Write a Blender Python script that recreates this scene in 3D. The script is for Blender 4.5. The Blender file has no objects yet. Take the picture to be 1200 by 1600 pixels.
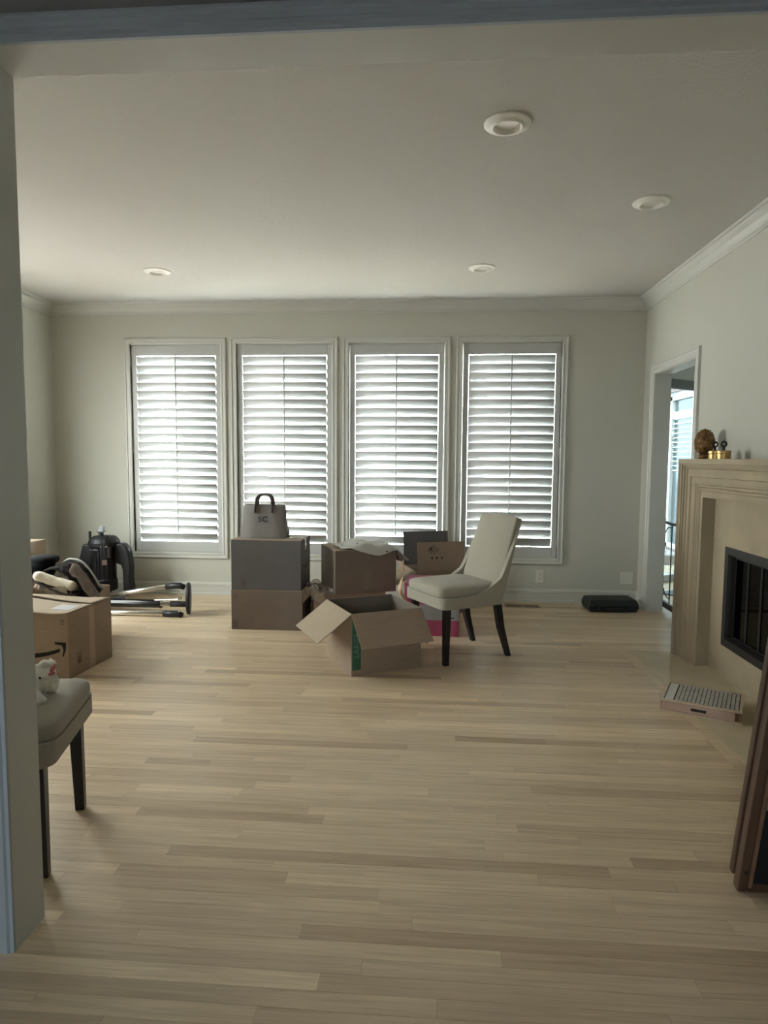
import bpy, bmesh, math, random
from mathutils import Vector, Matrix, noise
random.seed(11)
C = bpy.context.scene.collection
sc = bpy.context.scene
PI = math.pi
# ------------------------------------------------------------------ camera
F, PITCH, YAW, ROLL, EYE = 1028.27, .0819, .0738, .0065, 1.3203
fw = Vector((-math.sin(YAW)*math.cos(PITCH), math.cos(YAW)*math.cos(PITCH), -math.sin(PITCH)))
r0 = Vector((math.cos(YAW), math.sin(YAW), 0)); u0 = r0.cross(fw)
ri = math.cos(ROLL)*r0 + math.sin(ROLL)*u0; up = -math.sin(ROLL)*r0 + math.cos(ROLL)*u0
cd = bpy.data.cameras.new('camera'); cam = bpy.data.objects.new('camera', cd); C.objects.link(cam)
cd.sensor_fit = 'VERTICAL'; cd.sensor_height = 36; cd.sensor_width = 27; cd.lens = 36*F/1600; cd.clip_start = .05
cam.matrix_world = Matrix(((ri.x, up.x, -fw.x, 0), (ri.y, up.y, -fw.y, 0), (ri.z, up.z, -fw.z, EYE), (0, 0, 0, 1)))
sc.camera = cam
# ------------------------------------------------------------------ world (bright even overcast sky) and exposure
SKY = 13.0; LEFTW = .52
w = bpy.data.worlds.new('world'); sc.world = w; w.use_nodes = True
w.node_tree.nodes['Background'].inputs[0].default_value = (.92, .97, 1, 1)
w.node_tree.nodes['Background'].inputs[1].default_value = SKY
sc.view_settings.view_transform = 'Standard'; sc.view_settings.look = 'None'
sc.view_settings.gamma = 1; sc.view_settings.exposure = 2.35; sc.view_settings.use_curve_mapping = False
try: sc.cycles.max_bounces = 16; sc.cycles.diffuse_bounces = 10; sc.cycles.transparent_max_bounces = 16
except Exception: pass
def portal(loc, sx, sz, rot):                       # guides the sky light through a window opening
    l = bpy.data.lights.new('window_portal', 'AREA'); l.shape = 'RECTANGLE'; l.size = sx; l.size_y = sz
    l.cycles.is_portal = True
    o = bpy.data.objects.new('window_portal', l); o.location = loc; o.rotation_euler = rot; C.objects.link(o)
# ------------------------------------------------------------------ geometry helpers
class MB:
    def __init__(s): s.v = []; s.f = []; s.t = []
    def add(s, vs, fs, tone=None):
        n = len(s.v); s.v += [tuple(p) for p in vs]; s.f += [tuple(i+n for i in q) for q in fs]
        if tone is not None: s.t += [tone]*len(vs)
        return s
    def box(s, x0, x1, y0, y1, z0, z1, M=None, tone=None):
        vs = [Vector(p) for p in ((x0,y0,z0),(x1,y0,z0),(x1,y1,z0),(x0,y1,z0),(x0,y0,z1),(x1,y0,z1),(x1,y1,z1),(x0,y1,z1))]
        if M is not None: vs = [M @ p for p in vs]
        return s.add(vs, [(0,3,2,1),(4,5,6,7),(0,1,5,4),(1,2,6,5),(2,3,7,6),(3,0,4,7)], tone)
    def prism(s, pts, d0, d1, ax):                   # 2-D outline pts extruded along ax in ('x','y','z')
        n = len(pts)
        def m(a, b, d): return {'x': (d, a, b), 'y': (a, d, b), 'z': (a, b, d)}[ax]
        vs = [m(a, b, d0) for a, b in pts] + [m(a, b, d1) for a, b in pts]
        return s.add(vs, [tuple(range(n-1, -1, -1)), tuple(range(n, 2*n))] + [(i, (i+1) % n, n+(i+1) % n, n+i) for i in range(n)])
    def tube(s, pts, r, n=12, cap=True, sx=1):
        pts = [Vector(p) for p in pts]; rs = r if isinstance(r, (list, tuple)) else [r]*len(pts); rings = []
        ref = None
        for i, p in enumerate(pts):
            d = (pts[min(i+1, len(pts)-1)]-pts[max(i-1, 0)]).normalized()
            if ref is None: ref = Vector((0,0,1)) if abs(d.z) < .9 else Vector((1,0,0))
            a = (ref-d*ref.dot(d)).normalized(); b = d.cross(a); ref = a
            rings += [p+rs[i]*(math.cos(2*PI*k/n)*a*sx+math.sin(2*PI*k/n)*b) for k in range(n)]
        fs = [(i*n+k, i*n+(k+1) % n, (i+1)*n+(k+1) % n, (i+1)*n+k) for i in range(len(pts)-1) for k in range(n)]
        if cap: fs += [tuple(range(n-1, -1, -1)), tuple(range((len(pts)-1)*n, len(pts)*n))]
        return s.add(rings, fs)
    def lathe(s, prof, c=(0,0,0), n=32, ax='z'):
        vs = []
        for r, h in prof:
            for k in range(n):
                a = 2*PI*k/n; p = (r*math.cos(a), r*math.sin(a), h)
                if ax == 'x': p = (p[2], p[0], p[1])
                if ax == 'y': p = (p[0], p[2], p[1])
                vs.append((p[0]+c[0], p[1]+c[1], p[2]+c[2]))
        m = len(prof)
        return s.add(vs, [(i*n+k, i*n+(k+1) % n, (i+1)*n+(k+1) % n, (i+1)*n+k) for i in range(m-1) for k in range(n)]
                     + [tuple(range(n-1, -1, -1)), tuple(range((m-1)*n, m*n))])
    def blob(s, c, a, b, d, e1=1, e2=1, nu=24, nv=14, M=None):   # (super)ellipsoid
        sg = lambda x, e: math.copysign(abs(x)**e, x)
        vs = []
        for j in range(nv+1):
            ph = -PI/2+PI*j/nv
            for i in range(nu):
                t = 2*PI*i/nu
                p = Vector((a*sg(math.cos(ph), e1)*sg(math.cos(t), e2), b*sg(math.cos(ph), e1)*sg(math.sin(t), e2), d*sg(math.sin(ph), e1)))
                if M is not None: p = M @ p
                vs.append(p+Vector(c))
        return s.add(vs, [(j*nu+i, j*nu+(i+1) % nu, (j+1)*nu+(i+1) % nu, (j+1)*nu+i) for j in range(nv) for i in range(nu)])
    def grid(s, f, nu, nv):
        vs = [f(i/nu, j/nv) for j in range(nv+1) for i in range(nu+1)]
        return s.add(vs, [(j*(nu+1)+i, j*(nu+1)+i+1, (j+1)*(nu+1)+i+1, (j+1)*(nu+1)+i) for j in range(nv) for i in range(nu)])
    def mesh(s, name, mat, smooth=False):
        me = bpy.data.meshes.new(name); me.from_pydata(s.v, [], s.f)
        bm = bmesh.new(); bm.from_mesh(me); bmesh.ops.remove_doubles(bm, verts=bm.verts, dist=1e-6) if not s.t else None
        bmesh.ops.recalc_face_normals(bm, faces=bm.faces); bm.to_mesh(me); bm.free()
        if s.t:
            at = me.attributes.new('tone', 'FLOAT', 'POINT'); at.data.foreach_set('value', s.t)
        me.materials.append(mat)
        if smooth: me.polygons.foreach_set('use_smooth', [True]*len(me.polygons))
        return me
    def build(s, name, mat, parent=None, bevel=0, smooth=False, sub=0, solid=0, remesh=0, seg=2):
        o = bpy.data.objects.new(name, s.mesh(name, mat, smooth)); C.objects.link(o)
        if parent is not None: o.parent = parent
        if remesh:
            m = o.modifiers.new('r', 'REMESH'); m.mode = 'VOXEL'; m.voxel_size = remesh; m.use_smooth_shade = True
            m = o.modifiers.new('s', 'SMOOTH'); m.iterations = 4
        if solid: m = o.modifiers.new('s', 'SOLIDIFY'); m.thickness = solid; m.offset = 0
        if bevel:
            m = o.modifiers.new('b', 'BEVEL'); m.width = bevel; m.segments = seg; m.limit_method = 'ANGLE'; m.angle_limit = .6; m.harden_normals = False
        if sub: m = o.modifiers.new('u', 'SUBSURF'); m.levels = sub; m.render_levels = sub
        return o
def empty(name, loc=(0,0,0), rz=0, rx=0, ry=0):
    o = bpy.data.objects.new(name, None); C.objects.link(o); o.location = loc; o.rotation_euler = (rx, ry, rz); o.empty_display_size = .1
    return o
def tag(o, label, cat, group=None):
    o['label'] = label; o['category'] = cat
    if group: o['group'] = group
    return o
def struct(o): o['kind'] = 'structure'; return o
def copy_tree(o, parent=None):
    c = o.copy(); C.objects.link(c); c.parent = parent
    for ch in o.children: copy_tree(ch, c)
    return c
def bridge(mb, loops, close=False):                  # loft between equally long point lists
    n = len(loops[0]); vs = [p for l in loops for p in l]
    m = n if close else n-1
    mb.add(vs, [(j*n+i, j*n+(i+1) % n, (j+1)*n+(i+1) % n, (j+1)*n+i) for j in range(len(loops)-1) for i in range(m)])
    return mb
def frame(mb, a0, a1, b0, b1, prof, mp):             # mitred four-sided moulding; prof = (inset, proud)
    return bridge(mb, [[mp(a0+o, b0+o, p), mp(a1-o, b0+o, p), mp(a1-o, b1-o, p), mp(a0+o, b1-o, p)] for o, p in prof], True)
def arch(mb, a0, a1, b1, prof, mp, b0=0, kz=1):      # mitred three-sided moulding round an opening standing on b0
    return bridge(mb, [[mp(a0+o, b0, p), mp(a0+o, b1-o*kz, p), mp(a1-o, b1-o*kz, p), mp(a1-o, b0, p)] for o, p in prof])
def walls(mb, a0, a1, b0, b1, holes, d0, d1, ax):    # wall slab with rectangular holes (a = along, b = z)
    xs = sorted({a0, a1, *[h[0] for h in holes], *[h[1] for h in holes]})
    for x0, x1 in zip(xs, xs[1:]):
        hs = sorted([h for h in holes if h[0] <= x0+1e-6 and h[1] >= x1-1e-6], key=lambda h: h[2]); z = b0
        for h in hs:
            if h[2] > z+1e-6: mb.box(*((x0, x1, d0, d1) if ax == 'y' else (d0, d1, x0, x1)), z, h[2])
            z = h[3]
        if z < b1-1e-6: mb.box(*((x0, x1, d0, d1) if ax == 'y' else (d0, d1, x0, x1)), z, b1)
    return mb
def text_mesh(txt, size, mat, name, depth=.0006):
    cu = bpy.data.curves.new(name, 'FONT'); cu.body = txt; cu.size = size; cu.extrude = depth; cu.align_x = 'CENTER'; cu.align_y = 'CENTER'
    cu.offset = size*.02; cu.space_character = 1.12
    t = bpy.data.objects.new(name, cu); C.objects.link(t)
    me = bpy.data.meshes.new_from_object(t.evaluated_get(bpy.context.evaluated_depsgraph_get())); bpy.data.objects.remove(t)
    me.materials.clear(); me.materials.append(mat)
    o = bpy.data.objects.new(name, me); C.objects.link(o); return o
# ------------------------------------------------------------------ materials
def mat(name, col, rough=.6, metal=0, spec=.5, bump=0, bs=200, var=0, vs=8, sheen=0, stretch=(1,1,1)):
    m = bpy.data.materials.new(name); m.use_nodes = True; nt = m.node_tree; b = nt.nodes['Principled BSDF']
    b.inputs['Base Color'].default_value = (*col, 1); b.inputs['Roughness'].default_value = rough; b.inputs['Metallic'].default_value = metal
    b.inputs['Specular IOR Level'].default_value = spec; b.inputs['Sheen Weight'].default_value = sheen
    tc = nt.nodes.new('ShaderNodeTexCoord'); mp = nt.nodes.new('ShaderNodeMapping'); mp.inputs['Scale'].default_value = stretch
    nt.links.new(tc.outputs['Object'], mp.inputs[0])
    if var:
        n = nt.nodes.new('ShaderNodeTexNoise'); n.inputs['Scale'].default_value = vs; n.inputs['Detail'].default_value = 6
        nt.links.new(mp.outputs[0], n.inputs[0])
        r = nt.nodes.new('ShaderNodeValToRGB'); r.color_ramp.elements[0].position = .3; r.color_ramp.elements[1].position = .7
        r.color_ramp.elements[0].color = (*[max(c*(1-var), 0) for c in col], 1); r.color_ramp.elements[1].color = (*[min(c*(1+var), 1) for c in col], 1)
        nt.links.new(n.outputs[0], r.inputs[0]); nt.links.new(r.outputs[0], b.inputs['Base Color'])
    if bump:
        n = nt.nodes.new('ShaderNodeTexNoise'); n.inputs['Scale'].default_value = bs; n.inputs['Detail'].default_value = 3
        nt.links.new(mp.outputs[0], n.inputs[0]); bp = nt.nodes.new('ShaderNodeBump'); bp.inputs['Strength'].default_value = bump; bp.inputs['Distance'].default_value = .004
        nt.links.new(n.outputs[0], bp.inputs['Height']); nt.links.new(bp.outputs[0], b.inputs['Normal'])
    return m
WALL = mat('wall_paint', (.515, .515, .46), .75, bump=.06, bs=120, spec=.3)
HALL = mat('dimmed_hall_paint', (.20, .20, .20), .7, spec=.3)  # colour darkened so the hall stays dim and reflects little light
TRIM = mat('trim_paint', (.55, .555, .52), .42, spec=.45)
RING = mat('light_trim_paint', (.78, .78, .74), .4)
SHUT = mat('shutter_paint', (.47, .48, .475), .4, spec=.45)
CEIL = mat('ceiling_texture', (.50, .495, .465), .85, bump=.8, bs=75, spec=.2)
STONE = mat('limestone', (.375, .315, .225), .7, var=.07, vs=5, bump=.08, bs=90, spec=.3)
SLAB = mat('hearth_stone', (.55, .47, .33), .5, var=.10, vs=4, bump=.04, bs=60)
FAB = mat('linen_fabric', (.345, .32, .262), .9, bump=.35, bs=900, var=.06, vs=300, sheen=.2, spec=.2)
PIPE = mat('seam_fabric', (.24, .22, .18), .9, spec=.2)
BLKW = mat('black_wood', (.012, .011, .012), .35, spec=.5)
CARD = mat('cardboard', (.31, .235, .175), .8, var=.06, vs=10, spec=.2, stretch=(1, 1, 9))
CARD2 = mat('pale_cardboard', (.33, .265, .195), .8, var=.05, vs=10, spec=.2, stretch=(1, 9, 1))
CARDG = mat('greyish_shaded_cardboard', (.12, .112, .112), .8, var=.05, vs=8, spec=.2)  # grey card, darkened to put the shade on camera-facing sides into its colour
CARDD = mat('shaded_cardboard', (.175, .138, .112), .8, var=.05, vs=8, spec=.2)  # brown card darkened in colour for box fronts that get little light
CARDI = mat('shaded_cardboard_inside', (.17, .145, .12), .85, var=.05, vs=10, spec=.15)  # darker copy of the card; shade inside the open box put into colour
INK = mat('black_ink', (.015, .015, .017), .7, spec=.2)
INKB = mat('faded_ink', (.09, .07, .06), .8, spec=.2)
GREEN = mat('green_print', (.03, .12, .075), .6)
GREENT = mat('green_letter', (.12, .25, .19), .6)
TAPE = mat('packing_tape', (.40, .33, .27), .18, spec=.6)
PINK = mat('pink_print', (.40, .075, .16), .55, var=.06, vs=6)
LAB = mat('white_label', (.40, .40, .41), .6)
BLK = mat('black_plastic', (.006, .0065, .009), .5, bump=.1, bs=300)
BLKM = mat('black_metal', (.007, .007, .008), .42, spec=.5)
CASE = mat('black_case', (.013, .017, .018), .45, bump=.15, bs=500)
CHROME = mat('brushed_steel', (.62, .60, .56), .28, metal=1)
GREYM = mat('grey_metal', (.22, .23, .25), .4, metal=.6)
TOTE = mat('tote_canvas', (.22, .205, .195), .9, bump=.3, bs=800, spec=.2)
TOTEH = mat('tote_handle', (.13, .112, .105), .85, bump=.5, bs=400, spec=.2)
LET = mat('dark_letters', (.03, .03, .045), .8)
WCLOTH = mat('white_cloth', (.52, .52, .49), .95, bump=.3, bs=300, spec=.1)
CREAMC = mat('cream_cloth', (.68, .62, .50), .95, bump=.6, bs=150, spec=.1, sheen=.3)
DCLOTH = mat('dark_cloth', (.03, .028, .028), .95, bump=.4, bs=90, spec=.1, var=.4, vs=30)
BCLOTH = mat('taupe_cloth', (.20, .16, .135), .95, bump=.5, bs=60, spec=.1, var=.25, vs=25)
PAPER = mat('packing_paper', (.34, .27, .21), .8, bump=.3, bs=30, spec=.2)
BLACKC = mat('black_cloth', (.008, .008, .011), .9, bump=.3, bs=200, spec=.2)
RIB = mat('beige_ribbon', (.62, .43, .30), .6)
PLUSH = mat('white_plush', (.72, .69, .62), 1, bump=1, bs=140, spec=.1, sheen=.5, var=.05, vs=60)
PRIB = mat('pink_ribbon', (.60, .16, .20), .6)
BRONZE = mat('antique_bronze', (.23, .13, .055), .38, metal=.8, var=.6, vs=45)
BRASS = mat('satin_brass', (.48, .32, .13), .3, metal=1, var=.08, vs=40)
FRAMEW = mat('dark_walnut', (.085, .045, .028), .45, var=.35, vs=20, stretch=(1, 1, .1))
PBLACK = mat('panel_backing', (.012, .013, .017), .6, spec=.3)
PALEW = mat('pinkish_pale_wood', (.47, .335, .28), .55, var=.10, vs=9, stretch=(.3, 3, 3))
PALEW2 = mat('pale_wood_edge', (.56, .45, .33), .5, var=.08, vs=9, stretch=(.3, 3, 3))
TILE = mat('cream_tile', (.50, .47, .42), .45)
DKTRAY = mat('dark_tray', (.02, .016, .014), .7)
PLATE = mat('silver_plate', (.66, .64, .60), .35, metal=.15)
OUTLET = mat('outlet_plastic', (.66, .655, .60), .35)
SLOT = mat('dark_slot', (.02, .02, .02), .8)
REG = mat('register_wood', (.42, .32, .21), .5)
LENS = mat('lamp_lens', (.72, .71, .68), .35)
DRM = mat('grey_shade', (.20, .21, .21), .9, spec=.2)
SUNC = mat('sunroom_paint', (.60, .60, .58), .8)
CONC = mat('outside_paving', (.42, .38, .37), .9, var=.1, vs=3)
BRICK = mat('brick', (.30, .22, .21), .9, var=.25, vs=14)
MORT = mat('mortar', (.50, .49, .47), .95)
RUG = mat('grey_mat', (.22, .25, .27), .95)
def glass(name, tint, amt=.06):
    m = bpy.data.materials.new(name); m.use_nodes = True; nt = m.node_tree; nt.nodes.clear()
    o = nt.nodes.new('ShaderNodeOutputMaterial'); mx = nt.nodes.new('ShaderNodeMixShader'); t = nt.nodes.new('ShaderNodeBsdfTransparent'); g = nt.nodes.new('ShaderNodeBsdfGlossy')
    t.inputs[0].default_value = (*tint, 1); g.inputs['Roughness'].default_value = .03; mx.inputs[0].default_value = amt
    nt.links.new(t.outputs[0], mx.inputs[1]); nt.links.new(g.outputs[0], mx.inputs[2]); nt.links.new(mx.outputs[0], o.inputs[0]); return m
GLASS = glass('window_glass', (.93, .96, .95)); TINT = glass('view_dimming_glass', (.25, .285, .29)); FGLASS = glass('firebox_glass', (.10, .10, .095), .07)  # sunroom glass tint is added to dim the bright outside view
PLAS = glass('clear_plastic', (.86, .83, .82), .22)
def floor_mat():
    m = bpy.data.materials.new('oak_boards'); m.use_nodes = True; nt = m.node_tree; b = nt.nodes['Principled BSDF']; N = nt.nodes.new; L = nt.links.new
    at = N('ShaderNodeAttribute'); at.attribute_name = 'tone'
    geo = N('ShaderNodeNewGeometry'); sh = N('ShaderNodeCombineXYZ'); mu = N('ShaderNodeMath'); mu.operation = 'MULTIPLY'; mu.inputs[1].default_value = 137
    L(at.outputs['Fac'], mu.inputs[0]); L(mu.outputs[0], sh.inputs[0]); L(mu.outputs[0], sh.inputs[1])
    ad = N('ShaderNodeVectorMath'); L(geo.outputs['Position'], ad.inputs[0]); L(sh.outputs[0], ad.inputs[1])
    mp = N('ShaderNodeMapping'); mp.inputs['Scale'].default_value = (1.6, 34, 1); L(ad.outputs[0], mp.inputs[0])
    n = N('ShaderNodeTexNoise'); n.inputs['Scale'].default_value = 1.6; n.inputs['Detail'].default_value = 7; n.inputs['Distortion'].default_value = .8; L(mp.outputs[0], n.inputs[0])
    mp2 = N('ShaderNodeMapping'); mp2.inputs['Scale'].default_value = (5, 160, 1); L(ad.outputs[0], mp2.inputs[0])
    n2 = N('ShaderNodeTexNoise'); n2.inputs['Scale'].default_value = 1.5; n2.inputs['Detail'].default_value = 4; L(mp2.outputs[0], n2.inputs[0])
    r = N('ShaderNodeValToRGB'); e = r.color_ramp.elements
    e[0].position = 0; e[0].color = (.43,.325,.215, 1); e[1].position = 1; e[1].color = (.82,.67,.47, 1)
    for p, c in ((.12, (.51, .39, .265)), (.45, (.60, .475, .33)), (.75, (.67, .535, .37)), (.92, (.74, .60, .42))):
        q = e.new(p); q.color = (*c, 1)
    L(at.outputs['Fac'], r.inputs[0])
    g = N('ShaderNodeValToRGB'); g.color_ramp.elements[0].position = .32; g.color_ramp.elements[0].color = (.86, .84, .82, 1); g.color_ramp.elements[1].position = .66; g.color_ramp.elements[1].color = (1.08, 1.08, 1.08, 1)
    L(n.outputs[0], g.inputs[0])
    g2 = N('ShaderNodeValToRGB'); g2.color_ramp.elements[0].position = .3; g2.color_ramp.elements[0].color = (.90, .89, .88, 1); g2.color_ramp.elements[1].position = .6; g2.color_ramp.elements[1].color = (1.03, 1.03, 1.03, 1)
    L(n2.outputs[0], g2.inputs[0])
    m1 = N('ShaderNodeMix'); m1.data_type = 'RGBA'; m1.blend_type = 'MULTIPLY'; m1.inputs[0].default_value = 1; L(r.outputs[0], m1.inputs[6]); L(g.outputs[0], m1.inputs[7])
    m2 = N('ShaderNodeMix'); m2.data_type = 'RGBA'; m2.blend_type = 'MULTIPLY'; m2.inputs[0].default_value = 1; L(m1.outputs[2], m2.inputs[6]); L(g2.outputs[0], m2.inputs[7])
    L(m2.outputs[2], b.inputs['Base Color']); b.inputs['Roughness'].default_value = .36; b.inputs['Specular IOR Level'].default_value = .45
    bp = N('ShaderNodeBump'); bp.inputs['Strength'].default_value = .06; bp.inputs['Distance'].default_value = .002; L(n2.outputs[0], bp.inputs['Height']); L(bp.outputs[0], b.inputs['Normal'])
    return m
OAK = floor_mat(); SUBF = mat('board_joint', (.10, .07, .045), .8)
# ------------------------------------------------------------------ room shell
XL, XR, Y0, Y1, H = -3.63, 1.876, 1.702, 6.11, 2.74
JX0, JX1, JY, JZ = -1.096, 1.12, 1.583, 2.295        # the cased opening we look through
DY0, DY1, DZ, XO = 4.94, 5.82, 2.05, 2.006           # doorway in the right wall
WINS = [(-2.9157, -1.9381), (-1.8956, -.8872), (-.8399, .1492), (.2012, 1.2002)]; WZ0, WZ1 = .349, 2.425
HX0, HX1, HY0, HY1 = 1.374, 1.90, 2.876, 4.60        # hearth
holes = [(a+.055, b-.055, WZ0+.06, WZ1-.06) for a, b in WINS]
struct(walls(MB(), XL-.14, XO, 0, H, holes, Y1, Y1+.14, 'y').build('wall_back', WALL))
struct(walls(MB(), Y0, Y1, 0, H, [(3.55, 5.15, .40, 2.37)], XL-.14, XL, 'x').build('wall_left', WALL))
w7 = struct(empty('window_7', (XL, 4.35, .40)))      # plain window further along the left wall, beyond the frame
frame(MB(), -.8, .8, 0, 1.97, [(0, .10), (0, .14), (.05, .14), (.05, .10), (0, .10)], lambda a, b, p: (-p, a, b)).build('sash', TRIM, w7)
frame(MB(), -.86, .86, -.06, 2.03, [(0, 0), (0, -.016), (.05, -.014), (.06, -.01), (.06, .1)], lambda a, b, p: (-p, a, b)).build('casing', TRIM, w7)
MB().box(-.13, -.11, -.015, .015, .05, 1.92).box(-.13, -.11, -.75, .75, .97, 1.0).build('muntin', TRIM, w7)
MB().box(-.122, -.118, -.76, .76, .04, 1.93).build('pane', glass('daylight_dimming_glass', (LEFTW, LEFTW, LEFTW*.96)), w7)  # unseen pane, greyed to set how much daylight comes in
portal((XL-.16, 4.35, 1.385), 1.97, 1.6, (0, -PI/2, 0))
struct(walls(MB(), Y0, Y1, 0, H, [(DY0, DY1, 0, DZ), (3.30, 4.16, 0.14, .86)], XR, XO, 'x').build('wall_right', WALL))
# wall with the cased opening: hall side is darkened in colour to keep it dim, so two skins
struct(walls(MB(), XL-.14, XO, 0, H, [(JX0-.02, JX1+.02, 0, JZ+.02)], JY+.05, Y0, 'y').build('wall_near', WALL))
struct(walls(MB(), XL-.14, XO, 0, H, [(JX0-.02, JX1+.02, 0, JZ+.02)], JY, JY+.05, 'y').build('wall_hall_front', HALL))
struct(MB().box(XL-.14, XO, Y0-.12, Y1+.14, H, H+.1).build('ceiling', CEIL))
# hall behind the camera
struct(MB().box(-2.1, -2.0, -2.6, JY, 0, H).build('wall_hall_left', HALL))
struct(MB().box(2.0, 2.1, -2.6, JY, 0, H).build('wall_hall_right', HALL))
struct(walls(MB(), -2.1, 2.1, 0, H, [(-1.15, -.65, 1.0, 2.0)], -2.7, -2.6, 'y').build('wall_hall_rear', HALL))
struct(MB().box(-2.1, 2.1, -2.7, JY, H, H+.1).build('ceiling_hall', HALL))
wh = struct(empty('window_6', (-.9, -2.65, 1.0)))
frame(MB(), -.25, .25, 0, 1.0, [(0, -.04), (0, .04), (.05, .04), (.05, -.04), (0, -.04)], lambda a, b, p: (a, p, b)).build('sash', TRIM, wh)
MB().box(-.01, .01, -.02, .02, .05, .95).box(-.2, .2, -.02, .02, .49, .51).build('muntin', TRIM, wh)
MB().box(-.21, .21, -.004, .004, .04, .96).build('pane', GLASS, wh)
portal((-.9, -2.72, 1.5), .5, 1.0, (PI/2, 0, 0))
# lining and casing of the opening
d2 = struct(empty('door_2', (0, JY, 0)))
mpN = lambda a, b, p: (a, -p, b)
arch(MB(), JX0-.02, JX1+.02, JZ+.02, [(0, -.119), (.02, -.119), (.02, 0), (0, 0)], mpN).build('jamb', TRIM, d2)
HCAS = mat('cool_lit_casing', (.38, .43, .49), .4)  # bluish tone puts cool light from behind the camera into the colour
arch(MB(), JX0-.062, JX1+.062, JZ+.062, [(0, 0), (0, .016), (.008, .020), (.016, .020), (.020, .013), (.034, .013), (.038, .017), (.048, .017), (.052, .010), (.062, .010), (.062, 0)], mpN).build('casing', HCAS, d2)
arch(MB(), JX0-.08, JX1+.08, JZ+.08, [(0, .119), (0, .137), (.03, .133), (.08, .129), (.08, .119)], lambda a, b, p: (a, p, b)).build('room_casing', TRIM, d2)
# crown moulding (four mitred lengths)
CR = [(0, .100), (.010, .100), (.012, .088), (.020, .084), (.024, .070), (.040, .046), (.060, .030), (.066, .024), (.070, .016), (.086, .012), (.090, 0)]
def corner(k, p): return ((XL+p, Y1-p), (XR-p, Y1-p), (XR-p, Y0+p), (XL+p, Y0+p))[k % 4]
for k in range(4):
    struct(bridge(MB(), [[(*corner(k, p), H-d), (*corner(k+1, p), H-d)] for p, d in CR]).build('trim_%d' % (k+1), TRIM))
BB = [(0, .122), (.007, .120), (.010, .110), (.016, .106), (.016, .086), (.012, .082), (.012, .022), (.022, .018), (.024, 0)]
def base(name, runs):
    mb = MB()
    for (x0, y0, x1, y1, nx, ny) in runs: bridge(mb, [[(x0+nx*p, y0+ny*p, h), (x1+nx*p, y1+ny*p, h)] for p, h in BB])
    struct(mb.build(name, TRIM))
base('baseboard_back', [(XL, Y1, XR, Y1, 0, -1)])
base('baseboard_left', [(XL, Y0, XL, Y1, 1, 0)])
base('baseboard_right', [(XR, 5.895, XR, Y1, -1, 0), (XR, 4.56, XR, 4.86, -1, 0), (XR, Y0, XR, 2.90, -1, 0)])
base('baseboard_near', [(XL, Y0, JX0-.08, Y0, 0, 1), (JX1+.08, Y0, XR, Y0, 0, 1)])
# doorway in the right wall
d1 = struct(empty('door_1', (XR, 5.38, 0)))
mpD = lambda a, b, p: (-p, a-5.38, b)
arch(MB(), DY0-.075, DY1+.075, DZ+.075, [(0, 0), (0, .018), (.012, .022), (.018, .016), (.040, .014), (.046, .018), (.060, .018), (.075, .010), (.075, 0)], mpD).build('casing', TRIM, d1)
arch(MB(), DY0, DY1, DZ, [(.0, .001), (.004, .001), (.004, -.131), (-.06, -.131), (-.06, -.135)], mpD).build('jamb', TRIM, d1)
# ------------------------------------------------------------------ windows with plantation shutters
CAS = [(0, 0), (0, .014), (.006, .020), (.014, .020), (.018, .013), (.034, .012), (.038, .016), (.050, .016), (.055, .010), (.055, -.06)]
TILT = [57, 60, 60, 65]
for n, ((a, b), tl) in enumerate(zip(WINS, TILT)):
    cx = (a+b)/2; W = b-a
    wo = struct(empty('window_%d' % (n+1), (cx, Y1, WZ0)))
    hh = WZ1-WZ0; mpW = lambda p, q, d: (p, -d, q)
    frame(MB(), -W/2, W/2, 0, hh, CAS, mpW).build('casing', TRIM, wo)
    # real sash and pane behind the shutter
    frame(MB(), -W/2+.05, W/2-.05, .055, hh-.055, [(0, -.085), (0, -.125), (.04, -.125), (.04, -.085), (0, -.085)], mpW).build('sash', TRIM, wo)
    MB().box(-W/2+.06, W/2-.06, .10, .106, .06, hh-.06).build('pane', GLASS, wo)
    # hinged shutter panel
    gl, gr = (.0035, .003) if n < 2 else (.009, .004)
    x0, x1 = -W/2+.055+gl, W/2-.055-gr; z0, z1 = .062, hh-.062; st = .047
    lz0, lz1 = z0+.10, z1-.105
    sp = empty('shutter_panel', (0, .028, 0)); sp.parent = wo
    mb = MB().box(x0, x0+st, -.015, .015, z0, z1).box(x1-st, x1, -.015, .015, z0, z1).box(x0+st, x1-st, -.015, .015, z0, lz0-.004).box(x0+st, x1-st, -.015, .015, lz1+.008, z1)
    mb.build('panel_frame', SHUT, sp, bevel=.002)
    N = 22; pt = (lz1-lz0)/N; lw = .089
    prof = []
    for k in range(10):
        t = 2*PI*k/10; prof.append((lw/2*math.cos(t), .0055*math.sin(t)))
    lme = MB().prism(prof, x0+st+.003, x1-st-.003, 'x').mesh('louver', SHUT, True)
    for k in range(N):
        o = bpy.data.objects.new('louver', lme); C.objects.link(o); o.parent = sp; o.location = (0, 0, lz0+(k+.5)*pt)
        o.rotation_euler.x = -math.radians(tl + random.uniform(-.7, .7) + (3*(k < 7) if n == 3 else 0))
    ry = -.5*lw*math.cos(math.radians(tl))-.006
    MB().tube([(0, ry, lz0+pt*1.1), (0, ry, lz1+.02)], .0055, 8).build('tilt_rod', SHUT, sp, smooth=True)
    hx = x0-.002 if n < 2 else x1+.002
    hg = MB()
    for hz in (z0+.15, (z0+z1)/2, z1-.16): hg.tube([(hx, -.020, hz-.035), (hx, -.020, hz+.035)], .0045, 8)
    hg.build('hinge', TRIM, sp)
    portal((cx, Y1+.20, (WZ0+WZ1)/2), W, hh, (-PI/2, 0, 0))
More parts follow.
